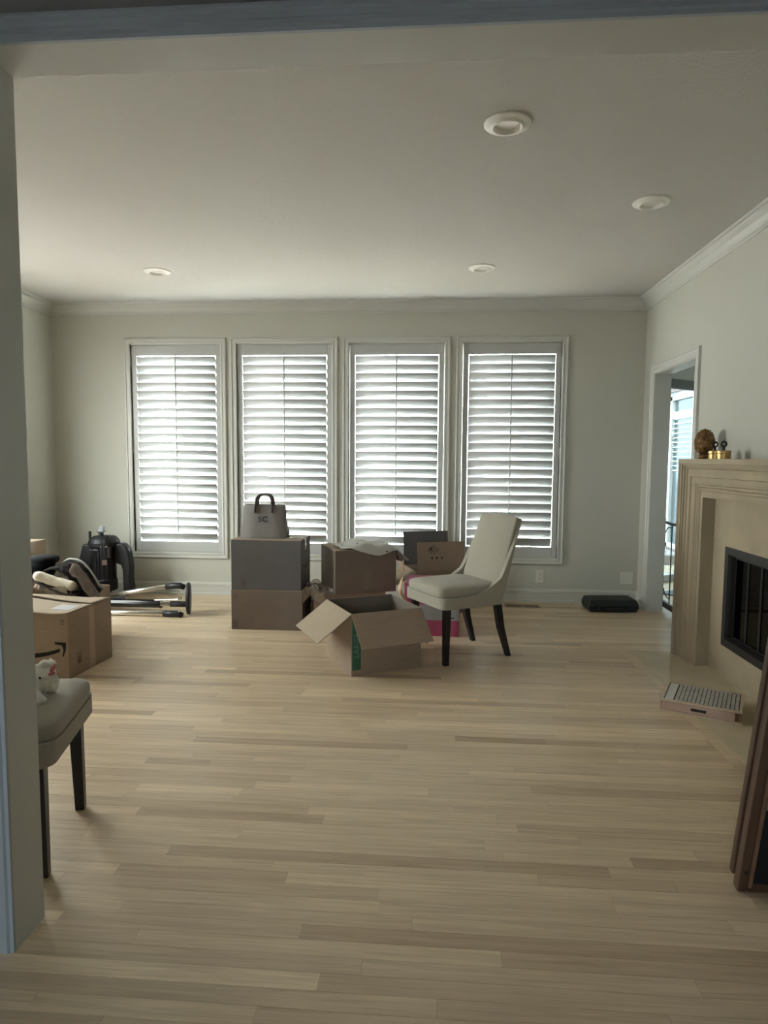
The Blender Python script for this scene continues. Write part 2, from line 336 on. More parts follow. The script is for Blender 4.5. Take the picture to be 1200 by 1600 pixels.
# ------------------------------------------------------------------ floor of single boards
fl = struct(empty('floor', (0, 0, 0)))
MB().box(XL, XO+3.5, -2.7, 9.4, -.04, -.0125).build('subfloor', SUBF, fl)
rest = MB(); cnt = 0; BW = .0572
row = 0; y = -2.66
while y < 8.4:
    x = XL-random.uniform(0, 1.0) if y > 1.6 else -2.1-random.uniform(0, 1)
    xe = XR if y > 1.6 else 2.0
    while x < xe+4:
        ln = random.choice((.28, .42, .55, .7, .85, 1.0, 1.2, 1.45)); x2 = x+ln
        tone = min(1, max(0, random.gauss(.50, .17)))
        if random.random() < .06: tone = random.uniform(.8, .95)
        if random.random() < .05: tone = random.uniform(0, .1)
        hi = xe if y < 4.8 or y > 6.1 else 5.2
        if y > 6.1: hi = 5.2
        a, bb = max(x, XL if y > 1.6 else -2.1), min(x2, hi)
        if y > 6.11: a = max(a, XO)
        segs = [(a, bb)]
        if y+BW > HY0 and y < HY1: segs = [(a, min(bb, HX0-.062))]
        for a, bb in segs:
            if bb-a < .002: continue
            g = .0004; z = random.uniform(-.00015, .00015)
            near = 1.36 < y < 3.05 and bb > -.60*y and a < .52*y and cnt < 296
            bx = (a+g, bb-g, y+g, y+BW-g, -.012, z)
            if near:
                MB().box(*bx, tone=tone).build('floor_board', OAK, fl); cnt += 1
            else: rest.box(*bx, tone=tone)
        x = x2
    if y < HY0 < y+BW: rest.box(HX0-.062, XR, y+.0004, HY0-.0005, -.012, 0, tone=.45)
    if y < HY1+.03 < y+BW: rest.box(HX0-.062, XR, HY1+.0305, y+BW-.0004, -.012, 0, tone=.5)
    if y+BW <= HY1+.03 and y+BW > HY1: pass
    y += BW; row += 1
# border board beside the hearth
rest.box(HX0-.0615, HX0-.0005, HY0, HY1, -.012, 0, tone=.72).box(HX0-.0615, XR, HY1+.0005, HY1+.03, -.012, 0, tone=.9)
ro = rest.build('far_floor_boards', OAK, fl); ro['kind'] = 'stuff'
hs = empty('hearth', (HX0, 3.74, 0)); tag(hs, 'flush beige stone hearth slab in front of the fireplace', 'hearth')
for a, b in ((HY0, HY0+.862), (HY0+.864, HY1)):
    MB().box(.001, HX1-HX0, a-3.74, b-3.74, -.012, .0008).build('stone_slab', SLAB, hs)
# ------------------------------------------------------------------ fireplace
fy = 3.7325
fp = empty('fireplace', (XR, fy, 0)); tag(fp, 'beige limestone fireplace with stepped surround on the right wall', 'fireplace')
PR = [(0, 0), (0, .240), (.018, .240), (.022, .232), (.030, .232), (.036, .222), (.048, .220), (.050, .210), (.062, .207), (.066, .198), (.090, .206), (.120, .206), (.124, .196), (.150, .197), (.170, .192), (.176, .182), (.190, .184), (.196, .174), (.203, .180), (.214, .180), (.218, .172), (.250, .177), (.262, .177), (.262, .09)]
bridge(MB(), [[(-p, -.8125+o, .001), (-p, -.8125+o, 1.2955-((o-.03)*.90 if o > .03 else 0)), (-p, .8125-o, 1.2955-((o-.03)*.90 if o > .03 else 0)), (-p, .8125-o, .001)] for o, p in PR if o > .03 or p == 0]).build('surround', STONE, fp)
arch(MB(), -.8125, .8125, 1.3255, [(0, 0), (0, .240), (.018, .240), (.022, .232), (.036, .230), (.036, .2)], lambda a, b, p: (-p, a, b), b0=.001).build('outer_bead', STONE, fp)
MB().box(-.2415, -.002, -.814, .814, 1.294, 1.3265).build('mantel_shelf', STONE, fp, bevel=.003)
yb0, yb1, zb0, zb1 = -.37, .37, .195, .80
walls(MB(), -.555, .555, .001, 1.10, [(yb0, yb1, zb0, zb1)], -.097, -.07, 'x').build('inner_slab', STONE, fp)
frame(MB(), yb0, yb1, zb0, zb1, [(0, .06), (0, .103), (.045, .103), (.050, .085), (.055, .05), (.055, 0), (0, 0)], lambda a, b, p: (-p, a, b)).build('metal_frame', mat('gunmetal', (.03, .028, .027), .45, metal=.3), fp)
MB().box(.30, .31, -.40, .40, .15, .86).box(-.06, .30, -.41, -.40, .15, .86).box(-.06, .30, .40, .41, .15, .86).box(-.06, .30, -.4, .4, .14, .15).box(-.06, .30, -.4, .4, .85, .86).build('firebox', mat('firebox_dark', (.035, .033, .03), .9), fp)  # inner firebox walls in one dark tone
for k in range(4):
    a0 = -.315+k*.1575; dr = empty('glass_door', (-.055, a0+.07875, .25)); dr.parent = fp
    frame(MB(), -.0775, .0775, 0, .49, [(0, -.006), (0, .006), (.009, .006), (.009, -.006), (0, -.006)], lambda a, b, p: (-p, a, b)).build('door_frame', BLKM, dr)
    MB().box(-.002, .002, -.070, .070, .008, .482).build('pane', FGLASS, dr)
for z in (.745, .232): MB().box(-.078, -.058, -.32, .32, z, z+.014).build('door_track', BLKM, fp)
lg = MB()
for k in range(3): lg.tube([(.06+.07*k, -.26, .24+.05*(k == 1)), (.07+.07*k, .26, .25+.05*(k == 1))], .038, 10)
lg.build('gas_log', mat('charred_log', (.10, .08, .06), .95, bump=.6, bs=20), fp)
# mantel ornaments
eg = tag(empty('egg_ornament', (1.765, 4.46, 1.3265)), 'antique bronze egg shaped ornament covered in scales at the far end of the mantel', 'ornament')
MB().lathe([(.042, 0), (.044, .005), (.036, .010), (.034, .015), (.039, .019), (.039, .024), (.030, .028), (.028, .045)], n=28).build('foot', BRONZE, eg, smooth=True)
er = lambda t: .060*math.sqrt(max(0, 1-(2*min(1, max(0, t))-1)**2))*(1-.16*(2*t-1))
MB().lathe([(max(.002, er(t/16)), .030+.168*t/16) for t in range(17)], n=28).build('body', BRONZE, eg, smooth=True)
scl = MB()
for j in range(11):
    t = (j+.7)/12; r = er(t); z = .030+.168*t; n_ = max(6, int(2*PI*r/.022))
    for k in range(n_):
        a = 2*PI*(k+.5*(j % 2))/n_; rd = Vector((math.cos(a), math.sin(a), 0)); tg = Vector((-math.sin(a), math.cos(a), 0)); c = rd*r+Vector((0, 0, z))
        scl.add([c-tg*.010, c-Vector((0, 0, .009)), c+tg*.010, c+Vector((0, 0, .012)), c+rd*.0045+Vector((0, 0, .004))], [(0,1,4),(1,2,4),(2,3,4),(3,0,4)])
so = scl.build('scales', BRONZE, eg); so['kind'] = 'stuff'
for i, (x, y, r, lb) in enumerate(((1.735, 4.225, .036, 'small round brass box with a dark ring knob, right beside the egg ornament'), (1.735, 4.100, .040, 'small round brass box with a dark ring knob, the one farther from the egg ornament'))):
    t = tag(empty('brass_box', (x, y, 1.3265)), lb, 'box')
    MB().lathe([(r, 0), (r, .032), (r-.003, .034)], n=32).build('body', BRASS, t, bevel=.001)
    MB().lathe([(r+.002, .034), (r+.002, .048), (r-.001, .052), (.004, .054)], n=32).build('lid', BRASS, t)
    kn = MB().tube([(0, 0, .053), (0, 0, .076)], [.009, .006], 10)
    kn.tube([(.015*math.cos(q*PI/10), 0, .090+.015*math.sin(q*PI/10)) for q in range(21)], .0055, 8, cap=False); kn.build('ring_knob', BLKM, t, smooth=True)
# ------------------------------------------------------------------ recessed ceiling lights
for x, y, lb in ((.297, 2.95, 'round white recessed ceiling light nearest the camera'), (1.185, 3.865, 'round white recessed ceiling light nearest the right wall crown moulding'),
                 (-2.134, 5.053, 'round white recessed ceiling light above the first shuttered window on the left'), (.345, 5.08, 'round white recessed ceiling light above the fourth shuttered window')):
    t = tag(empty('ceiling_light', (x, y, H)), lb, 'light', 'recessed ceiling lights')
    bridge(MB(), [[(r*math.cos(q*PI/24), r*math.sin(q*PI/24), z) for q in range(48)] for r, z in ((.100, 0), (.100, -.004), (.096, -.008), (.074, -.014), (.070, -.018), (.062, -.021), (.058, -.019), (.055, -.001))], True).build('trim_ring', RING, t, smooth=False)
    MB().lathe([(.0565, -.001), (.050, -.004), (.001, -.005)], n=40).build('diffuser', LENS, t)
# ------------------------------------------------------------------ outlet, plate, floor register
t = tag(empty('outlet', (.995, Y1, .238)), 'white duplex power outlet on the back wall right of the windows', 'outlet')
MB().box(-.036, .036, -.006, 0, -.058, .058).build('cover_plate', OUTLET, t, bevel=.002)
for z in (.020, -.020):
    s_ = MB().box(-.016, .016, -.009, -.005, z-.014, z+.014).build('socket', OUTLET, t, bevel=.003)
    MB().box(-.008, -.005, -.0095, -.0088, z-.004, z+.006).box(.005, .008, -.0095, -.0088, z-.004, z+.006).build('slot', SLOT, s_)
t = tag(MB().box(-.057, .057, -.006, 0, -.058, .058).build('wall_plate', OUTLET, None, bevel=.003), 'blank white wall plate low on the back wall above the black case', 'wall plate'); t.location = (1.778, Y1, .238)
t = tag(empty('floor_register', (.815, 5.90, 0)), 'slotted wooden floor vent by the baseboard below the right window', 'vent')
MB().box(-.155, .155, -.055, .055, .0005, .005).build('vent_frame', REG, t, bevel=.001)
sl = MB()
for k in range(22):
    if k == 11: continue
    sl.box(-.142+k*.0131, -.1345+k*.0131, -.04, .04, .0048, .0056)
sl.build('slots', SLOT, t)['kind'] = 'stuff'
# ------------------------------------------------------------------ dining chair
def make_chair():
    root = empty('dining_chair')
    # local frame: +x is the front, y sideways, z up
    hw, xf, xr, zb = .235, .245, -.215, .368
    path = []
    def arc(cx, cy, r, a0, a1, n):
        return [(cx+r*math.cos(a0+(a1-a0)*i/n), cy+r*math.sin(a0+(a1-a0)*i/n)) for i in range(n+1)]
    rf, rr = .035, .045
    path += [(xf, 0)] + [(xf, q*(hw-rf)) for q in (.33, .66)] + arc(xf-rf, hw-rf, rf, 0, PI/2, 5)
    n1 = 34
    path += [(xf-rf-(xf-rf-xr-rr)*i/n1, hw) for i in range(1, n1)] + arc(xr+rr, hw-rr, rr, PI/2, PI, 14) + [(xr, q*(hw-rr)) for q in (.75, .5, .25)]
    path += [(xr, 0)]
    path = path + [(x, -y) for x, y in reversed(path[1:-1])]
    def top(x):
        if x > .06: return .440
        if x > -.155: u = (.06-x)/.215; return .440+.11*u**2.1
        if x > -.207: u = (-.155-x)/.052; return .55+.38*(u**.9)
        return .93
    M = 14; loops = []
    for j in range(M+1):
        lp = []
        for x, y in path:
            zt = top(x); 
            if zt > .9: zt = .925-.010*abs(y)/hw+.012*(1-(y/hw)**2)
            z = zb+(zt-zb)*j/M
            h = max(0, z-.42); lean = .33*h if x < .06 else 0
            lean *= min(1, (.06-x)/.2) if x < .06 else 0
            k = 1-.13*min(1, h/.5)                     # narrows a little to the top
            lp.append(Vector((x-lean, y*k, z)))
        loops.append(lp)
    mb = MB(); n = len(path)
    mb.add([p for l in loops for p in l], [(j*n+i, j*n+(i+1) % n, (j+1)*n+(i+1) % n, (j+1)*n+i) for j in range(M) for i in range(n)])
    o = mb.build('backrest', FAB, root, smooth=True, solid=.034); 
    m = o.modifiers.new('b', 'BEVEL'); m.width = .009; m.segments = 3; m.limit_method = 'ANGLE'; m.angle_limit = 1.0
    # padded inner back
    def pad(u, v):
        y = (u*2-1)*.222*(1-.11*v); z = .45+v*.478
        x = -.188-.33*max(0, z-.42)+.026*(1-abs(u*2-1)**3)*(1-(2*v-1)**6)
        return Vector((x, y, z))
    o = MB().grid(pad, 16, 18).build('back_pad', FAB, root, smooth=True, solid=.036); m = o.modifiers.new('b', 'BEVEL'); m.width = .012; m.segments = 3; m.limit_method = 'ANGLE'; m.angle_limit = 1.0
    MB().box(-.20, .235, -.222, .222, .365, .428).build('seat_frame', FAB, root, bevel=.01)
    def cush(mb, s, zz, hz, e1): return mb.blob((.036, 0, zz), .232*s, .228*s, hz, e1, .24, 72, 22)
    cush(MB(), 1, .466, .045, .46).build('seat_cushion', FAB, root, smooth=True)
    cush(MB(), 1.004, .440, .004, 1).build('cushion_seam', PIPE, root, smooth=True)
    for sy in (1, -1):
        MB().add([(x+dx*a, y+dy*a, z) for z, x, y, a in ((.372, .205, sy*.198, .022), (0, .212, sy*.203, .0165)) for dx, dy in ((-1, -1), (1, -1), (1, 1), (-1, 1))],
                 [(0,1,2,3),(4,7,6,5),(0,4,5,1),(1,5,6,2),(2,6,7,3),(3,7,4,0)]).build('leg', BLKW, root, bevel=.003)
        MB().add([(x+dx*a, y+dy*a, z) for z, x, y, a in ((.40, -.190, sy*.190, .023), (.2, -.222, sy*.196, .021), (0, -.285, sy*.203, .016)) for dx, dy in ((-1, -1), (1, -1), (1, 1), (-1, 1))],
                 [(0,1,2,3),(8,11,10,9)]+[(k+j*4, k+4+j*4, (k+1) % 4+4+j*4, (k+1) % 4+j*4) for j in (0, 1) for k in range(4)]).build('leg', BLKW, root, bevel=.003)
    return root
ch = make_chair()
tag(ch, 'upholstered beige dining chair with black legs standing beside the open box', 'chair')
ang = math.atan2(-.525, -.85)
# front-right foot (seen from the sitter's left) sits at (.095, 4.131)
def place(o, foot, local, a, z=0):
    c, s_ = math.cos(a), math.sin(a); o.location = (foot[0]-(c*local[0]-s_*local[1]), foot[1]-(s_*local[0]+c*local[1]), z); o.rotation_euler = (0, 0, a)
place(ch, (.095, 4.131), (.212, .203), ang)
ch2 = copy_tree(ch); tag(ch2, 'beige upholstered chair seat half hidden behind the left door jamb, white toy on it', 'chair')
place(ch2, (-1.207, 1.890), (.212, -.203), math.atan2(.22, .975)+.02)
# ------------------------------------------------------------------ cardboard boxes
T = .005
def body(root, w_, d_, h_, m, mi=None):
    MB().box(0, w_, 0, T, 0, h_).box(0, w_, d_-T, d_, 0, h_).box(0, T, T, d_-T, 0, h_).box(w_-T, w_, T, d_-T, 0, h_).box(T, w_-T, T, d_-T, 0, T).build('body', m, root)
def flap(root, side, w_, d_, h_, L, ang, m, sk=0, name='flap'):
    # ang measured from straight up (0) outward; 90 = flat out, 180 = folded down
    a = math.radians(ang); ln = w_ if side in 'fb' else d_
    p = [(0, 0), (ln, 0), (ln-sk, L), (sk, L)]
    mb = MB(); vs = []
    for k in (0, T*.8):
        for u, v in p:
            o, z = v*math.sin(a)+k*math.cos(a), v*math.cos(a)-k*math.sin(a)
            q = {'f': (u, -o, h_+z), 'b': (u, d_+o, h_+z), 'l': (-o, u, h_+z), 'r': (w_+o, u, h_+z)}[side]; vs.append(q)
    mb.add(vs, [(0,1,2,3),(7,6,5,4),(0,4,5,1),(1,5,6,2),(2,6,7,3),(3,7,4,0)])
    return mb.build(name, m, root)
def lid(root, w_, d_, h_, m, tape=True, ax='x'):
    for s_ in (0, 1):
        if ax == 'x': MB().box(0, w_, s_*(d_/2+.001), s_*d_/2+d_/2-.001*(1-s_), h_, h_+.004).build('flap', m, root)
        else: MB().box(s_*(w_/2+.001), s_*w_/2+w_/2-.001, 0, d_, h_, h_+.004).build('flap', m, root)
    if tape:
        if ax == 'x': MB().box(-.0008, w_+.0008, d_/2-.03, d_/2+.03, h_+.0041, h_+.0049).box(w_, w_+.0012, d_/2-.03, d_/2+.03, h_-.09, h_+.0049).box(-.0012, 0, d_/2-.03, d_/2+.03, h_-.09, h_+.0049).build('tape', TAPE, root)
        else: MB().box(w_/2-.03, w_/2+.03, -.0008, d_+.0008, h_+.0041, h_+.0049).box(w_/2-.03, w_/2+.03, -.0014, 0, h_-.09, h_+.0049).build('tape', TAPE, root)
def smile(root, M, wd, m=None):                       # curved arrow print
    mb = MB(); up_, lo = [], []
    for i in range(25):
        t = -1+2*i/24*.97; th = .030*(1-.75*max(0, -t)**1.2)*(1-.35*max(0, t))
        x = wd/2*t; z = -wd*.10*(1-t*t)
        up_.append((x, z+th*wd)); lo.append((x, z-th*wd))
    for k, side in enumerate((0,)):
        pts = up_+lo[::-1]
        n = len(up_)
        vs = [M @ Vector((x, 0, z)) for x, z in up_]+[M @ Vector((x, 0, z)) for x, z in lo]+[M @ Vector((x, -.0008, z)) for x, z in up_]+[M @ Vector((x, -.0008, z)) for x, z in lo]
        fs = []
        for i in range(n-1): fs += [(2*n+i, 3*n+i, 3*n+i+1, 2*n+i+1), (i, i+1, 2*n+i+1, 2*n+i), (n+i, 3*n+i, 3*n+i+1, n+i+1)]
        mb.add(vs, fs)
    ar = [(.405, .085), (.545, .085), (.550, .070), (.545, .0), (.515, -.085), (.497, -.085), (.515, -.01), (.500, .045), (.405, .058)]
    ar = [(x*wd, z*wd) for x, z in ar]; n = len(ar)
    mb.add([M @ Vector((x, 0, z)) for x, z in ar]+[M @ Vector((x, -.0008, z)) for x, z in ar], [tuple(range(n, 2*n))]+[(i, (i+1) % n, n+(i+1) % n, n+i) for i in range(n)])
    return mb.build('printed_arrow', m or INK, root)
def mark(root, x, z, y=-.0008, s=.02, m=INKB, kind='box'):
    mb = MB()
    if kind == 'box':
        for a, b, c, d in ((-1, 1, 1.55, 1.7), (-1, 1, -1.7, -1.55), (-1, -.85, -1.7, 1.7), (.85, 1, -1.7, 1.7), (-1, 1, .6, .72), (-.6, .6, -.1, .3), (-.5, .5, -1.2, -.5)):
            mb.box(x+a*s/1.0, x+b*s, y, y+.0008, z+c*s, z+d*s)
    else:
        for dx in (-.45, .45):
            mb.box(x+dx*s-.08*s, x+dx*s+.08*s, y, y+.0008, z-.8*s, z+.8*s); mb.prism([(x+dx*s-.3*s, z+.5*s), (x+dx*s+.3*s, z+.5*s), (x+dx*s, z+1.0*s)], y, y+.0008, 'y')
        mb.box(x-.9*s, x+.9*s, y, y+.0008, z-1.1*s, z-.95*s)
    return mb.build('printed_mark', m, root)
# D: two boxes stacked in the middle left
t = tag(empty('cardboard_box', (-1.53, 4.874, 0)), 'closed brown cardboard box on the floor, lower one under the tote bag stack', 'box')
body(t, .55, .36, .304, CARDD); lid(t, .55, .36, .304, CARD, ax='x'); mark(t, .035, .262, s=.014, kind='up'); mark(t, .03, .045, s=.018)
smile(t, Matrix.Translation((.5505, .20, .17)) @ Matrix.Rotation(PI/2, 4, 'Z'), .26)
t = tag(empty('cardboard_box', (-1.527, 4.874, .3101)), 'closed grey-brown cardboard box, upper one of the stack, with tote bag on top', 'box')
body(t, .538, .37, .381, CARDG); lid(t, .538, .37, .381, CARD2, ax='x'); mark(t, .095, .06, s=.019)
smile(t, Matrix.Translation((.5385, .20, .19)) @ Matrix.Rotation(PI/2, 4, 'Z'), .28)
# tote bag
tb = tag(empty('tote_bag', (-1.30, 5.02, .6966)), 'grey canvas tote bag with two short handles and letters SC, on the stacked boxes', 'bag')
def tote_side(z, s_):                                 # outline: rectangle loop at height z
    f = z/.255; wx = .177-.026*f+.004*math.sin(9*f); wy = .065-.035*f
    return [(-wx, -wy, z), (-wx*.33, -wy-.004*math.sin(5*f), z), (wx*.4, -wy-.003, z), (wx, -wy, z), (wx-.010, 0, z-.001), (wx, wy, z), (0, wy+.004, z), (-wx, wy, z), (-wx+.010, 0, z-.001)]
bridge(MB(), [[(-.001*k[0], 0, .002) for k in tote_side(0, 1)]]+[[(x, y, z+.001) for x, y, z in tote_side(.255*i/10, 1)] for i in range(11)], True).build('bag_body', TOTE, tb, smooth=True, solid=.003)
tb.children[0].modifiers.new('b', 'BEVEL').width = .003
for s_ in (-1, 1):
    pts = []
    for q in range(21):
        a = PI*q/20; pts.append((-.062*math.cos(a)*(1 if True else 1), s_*.035*(1-.5*math.sin(a)), .265+.075*math.sin(a)**.7))
    pts = [(-.068, s_*.043, .195), (-.066, s_*.040, .24)]+pts+[(.066, s_*.040, .24), (.068, s_*.043, .195)]
    MB().tube(pts, .016, 8, sx=.55).build('handle', TOTEH, tb, smooth=True)
tx = text_mesh('SC', .060, LET, 'letters'); tx.parent = tb; tx.location = (-.003, -.0535, .145); tx.rotation_euler = (PI/2-.15, 0, 0)
# E + F
t = tag(empty('cardboard_box', (-.90, 4.93, 0), math.radians(14)), 'low brown cardboard box on the floor carrying the box with the dotted cloth', 'box')
body(t, .56, .42, .274, CARD); lid(t, .56, .42, .274, CARD2)
f = tag(empty('cardboard_box', (-.73, 4.90, .2795), math.radians(23)), 'brown cardboard box with clear tape down its side and white dotted cloth on top', 'box')
body(f, .49, .46, .334, CARDD); lid(f, .49, .46, .334, CARD2, ax='y', tape=False)
for q in ((.235, .295, -.0014, -.0005, .01, .17), (.225, .285, -.0016, -.0005, .22, .3385)): MB().box(*q).build('clear_tape', glass('tape_film', (.99, .98, .97), .05), f)
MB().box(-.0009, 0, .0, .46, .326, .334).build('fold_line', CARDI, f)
# white dotted cloth over F (world coordinates)
def F2W(p): a = math.radians(23); c, s_ = math.cos(a), math.sin(a); return Vector((-.73+c*p[0]-s_*p[1], 4.90+s_*p[0]+c*p[1], .2795+p[2]))
def cloth(u, v):
    # u along the width and over the right edge, v from the front edge backwards
    x = .05+.60*u; y = -.055*math.sin(PI*min(1, u*1.25))**.6+.02*math.sin(9*u)+v*(.30+.05*math.sin(4*u)) + .10*max(0, .25-u)
    wr = .006+.016*abs(noise.noise(Vector((u*6, v*5, 1.3))))+.050*math.exp(-((u-.27)/.16)**2)*(.25+.75*math.sin(v*PI)**.7)+.018*math.exp(-((u-.62)/.10)**2)
    z = .342
    if x > .47:
        e = x-.47; x = .475+e*.72; z -= e*(.50+.25*v)+.6*e*e; wr *= .5
    if y < -.004:
        if u < .75: z -= (-.004-y)*.9; wr *= .35; y = -.008
        else: z -= (-.004-y)*.3
    return F2W((x, y, z+wr))
co = MB().grid(cloth, 44, 26).build('dotted_cloth', WCLOTH, None, smooth=True, solid=.004, sub=1)
tag(co, 'white cloth with small black dots draped over the taped brown box', 'cloth')
for u, v in ((.08, .5), (.22, .15), (.3, .6), (.42, .3), (.5, .75), (.66, .3), (.76, .55), (.85, .25), (.15, .85), (.93, .6), (.6, .05)):
    p = cloth(u, v); q = cloth(min(1, u+.02), v)-p; r_ = cloth(u, min(1, v+.02))-p; nn = q.cross(r_).normalized(); q.normalize(); r_ = nn.cross(q)
    c = p+nn*.0035; MB().add([c+.0065*(math.cos(k*PI/4)*q+math.sin(k*PI/4)*r_) for k in range(8)]+[c+nn*.001+.0055*(math.cos(k*PI/4)*q+math.sin(k*PI/4)*r_) for k in range(8)], [tuple(range(8, 16))]+[(k, (k+1) % 8, 8+(k+1) % 8, 8+k) for k in range(8)]).build('dot', INK, co)
# beige ribbon hanging at the right of F
def ribbon(u, v):
    z = .53-.30*u; x = -.245+.055*u+.018*math.sin(u*8); y = 5.02-.24*min(1, u*1.8)+.01*math.sin(u*5)
    return Vector((x+(v-.5)*.030*math.cos(u*5), y+(v-.5)*.03*math.sin(u*5), z))
tag(MB().grid(ribbon, 30, 3).build('ribbon', RIB, None, smooth=True, solid=.0015), 'twisted beige ribbon hanging from the dotted cloth', 'ribbon')
# crinkled clear plastic on E
def plast(u, v):
    x = -1.0+.30*u; y = 4.86+.22*v; n = noise.noise(Vector((u*7, v*6, 4)))
    z = .30+.055*math.exp(-((u-.25)/.2)**2)+.03*n
    if v < .25: z -= (.25-v)*.42; y = 4.90-.03*v
    return Vector((x+.015*n, y+.06*u, z))
tag(MB().grid(plast, 22, 14).build('plastic_bag', PLAS, None, smooth=False, solid=.0006), 'crumpled clear plastic wrap lying on the low brown box', 'plastic wrap')
# G: large open box
g = tag(empty('cardboard_box', (-.478, 3.866, 0), math.radians(28)), 'large open cardboard box with all flaps folded out, green stripe reading LARGE', 'box')
gw, gd, gh = .472, .458, .382
body(g, gw, gd, gh, CARD)
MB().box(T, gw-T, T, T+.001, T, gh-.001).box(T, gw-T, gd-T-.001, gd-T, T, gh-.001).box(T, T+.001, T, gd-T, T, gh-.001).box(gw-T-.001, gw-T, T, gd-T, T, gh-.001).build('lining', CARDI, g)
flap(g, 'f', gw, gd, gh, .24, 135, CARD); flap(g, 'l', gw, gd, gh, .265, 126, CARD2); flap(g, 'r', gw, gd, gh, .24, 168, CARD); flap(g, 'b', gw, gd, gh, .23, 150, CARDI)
st = MB().box(.006, .062, -.0008, 0, .035, .380).build('green_stripe', GREEN, g)
tx = text_mesh('LARGE', .046, GREENT, 'lettering', .0004); tx.parent = st; tx.location = (.034, -.0015, .185); tx.rotation_euler = (PI/2, -PI/2, 0)
# H: open box with raised flaps
h = tag(empty('cardboard_box', (-.12, 5.48, 0), math.radians(18)), 'open cardboard box with tall raised flaps behind the dining chair', 'box')
body(h, .42, .42, .36, CARD2)
ff = flap(h, 'f', .42, .42, .36, .255, -4, CARD); flap(h, 'b', .42, .42, .36, .30, 6, CARDG); flap(h, 'l', .42, .42, .36, .21, 118, CARD2)
pm = MB()
for k in range(5):
    for j in range(3):
        if (k+j) % 2: continue
        pm.box(.12+k*.022, .136+k*.022, -.0030, -.0010, .47+j*.028, .490+j*.028, Matrix.Translation((0, .006+.004*j, 0)))
for k in range(4):
    for j in range(4): pm.box(.135+(k-j)*.014, .146+(k-j)*.014, -.0030, -.0010, .505+(k+j)*.013, .513+(k+j)*.013, Matrix.Translation((0, .010, 0)))
pm.prism([(.10, .56), (.115, .575), (.13, .56), (.115, .545)], -.003, .008, 'y')
pm.build('printed_mark', INKB, ff)
# I: pink box
p = tag(empty('pink_box', (-.20, 4.84, 0), math.radians(-3)), 'pink printed box with a white label band, behind the chair legs', 'box')
body(p, .405, .38, .385, PINK); MB().box(.0, .405, 0, .19, .385, .389).box(.0, .405, .191, .38, .385, .389).build('lid', PINK, p, bevel=.001)
lb = MB().box(.0, .4055, -.001, 0, .12, .235).build('label_band', LAB, p)
MB().box(.30, .35, -.0016, -.001, .150, .153).box(.30, .34, -.0016, -.001, .160, .163).box(.34, .37, -.0016, -.001, .135, .145).box(.30, .36, -.0016, -.001, .170, .173).build('fine_print', INKB, lb)
# A: box at the left
A_ = tag(empty('cardboard_box', (-2.735, 3.700, 0), math.radians(-4.1)), 'large brown cardboard box with black curved arrow print, nearest the left chair', 'box')
aw, ad, ah = .604, .46, .392
body(A_, aw, ad, ah, CARD)
def lidf(u, v): 
    return Vector((aw*u, -.006+.26*v, ah+.003+.030*v*(1-u)**1.2+.004*math.sin(11*u+2)*(1-v)+.012*v*math.sin(5*u)*(1-u)))
MB().grid(lidf, 24, 8).build('flap', CARD2, A_, smooth=True, solid=.004)
def lidb(u, v):
    return Vector((aw*u, ad-.20*v, ah+.003+.05*v*(1-u)**.8+.004*math.sin(7*u)))
MB().grid(lidb, 20, 6).build('flap', CARD2, A_, smooth=True, solid=.004)
lbm = MB().grid(lambda u, v: lidf(.72+.20*u, .35+.45*v)+Vector((0, 0, .0035)), 4, 4).build('shipping_label', LAB, A_)
mark(A_, aw-.035, .345, s=.014, kind='up', m=INK)
mk = mark(A_, 0, 0, s=.020, kind='box'); mk.location = (aw+.0002, .105, .10); mk.rotation_euler.z = PI/2
smile(A_, Matrix.Translation((.315, -.0002, .180)), .50)
MB().box(aw, aw+.001, .21, .27, 0, .39).build('tape', mat('matte_tape', (.39, .28, .20), .5), A_)
# B: open box behind, with clothes
B_ = tag(empty('cardboard_box', (-2.955, 4.235, 0), math.radians(-6)), 'open cardboard box heaped with clothes behind the box with the arrow print', 'box')
body(B_, .54, .46, .375, CARD)
MB().add([(0, -.002, .375), (.54, -.002, .375), (.53, -.03, .455), (.0, -.03, .385), (0, .002, .375), (.54, .002, .375), (.53, -.026, .455), (.0, -.026, .385)], [(0,1,2,3),(7,6,5,4),(0,4,5,1),(1,5,6,2),(2,6,7,3),(3,7,4,0)]).build('flap', CARD2, B_)
# clothes heap
def drape(f, nu, nv, name, m, lab, cat='clothes', sol=.006):
    return tag(MB().grid(f, nu, nv).build(name, m, None, smooth=True, solid=sol, sub=1), lab, cat)
def n3(x, y, z): return noise.noise(Vector((x, y, z)))
jk = drape(lambda u, v: Vector((-2.68+.34*u, 4.24+.24*v, .455+.115*math.sin(PI*min(1, u*.95+.12))**.8-.14*max(0, u-.55)*(1.3)+.035*n3(u*5, v*14, 2)-.05*(1-v)*u+.012*n3(u*16, v*16, 2))), 34, 22, 'dark_jacket', DCLOTH, 'dark jacket with a pale edge draped over the heap of clothes')
MB().tube([(-2.68+.34*u, 4.475, .470+.115*math.sin(PI*min(1, u*.95+.12))**.8-.14*max(0, u-.55)*1.3+.035*n3(u*5, 14, 2)) for u in [q/24 for q in range(25)]], .009, 8).build('pale_edge', WCLOTH, jk, smooth=True)
drape(lambda u, v: Vector((-2.43+.165*u, 4.20+.13*v-.02*u, .545-.20*u**1.3+.05*math.sin(v*PI)*(1-u*.5)+.02*n3(u*4, v*12, 9))), 20, 14, 'striped_garment', BCLOTH, 'taupe ribbed garment hanging over the right edge of the clothes box')
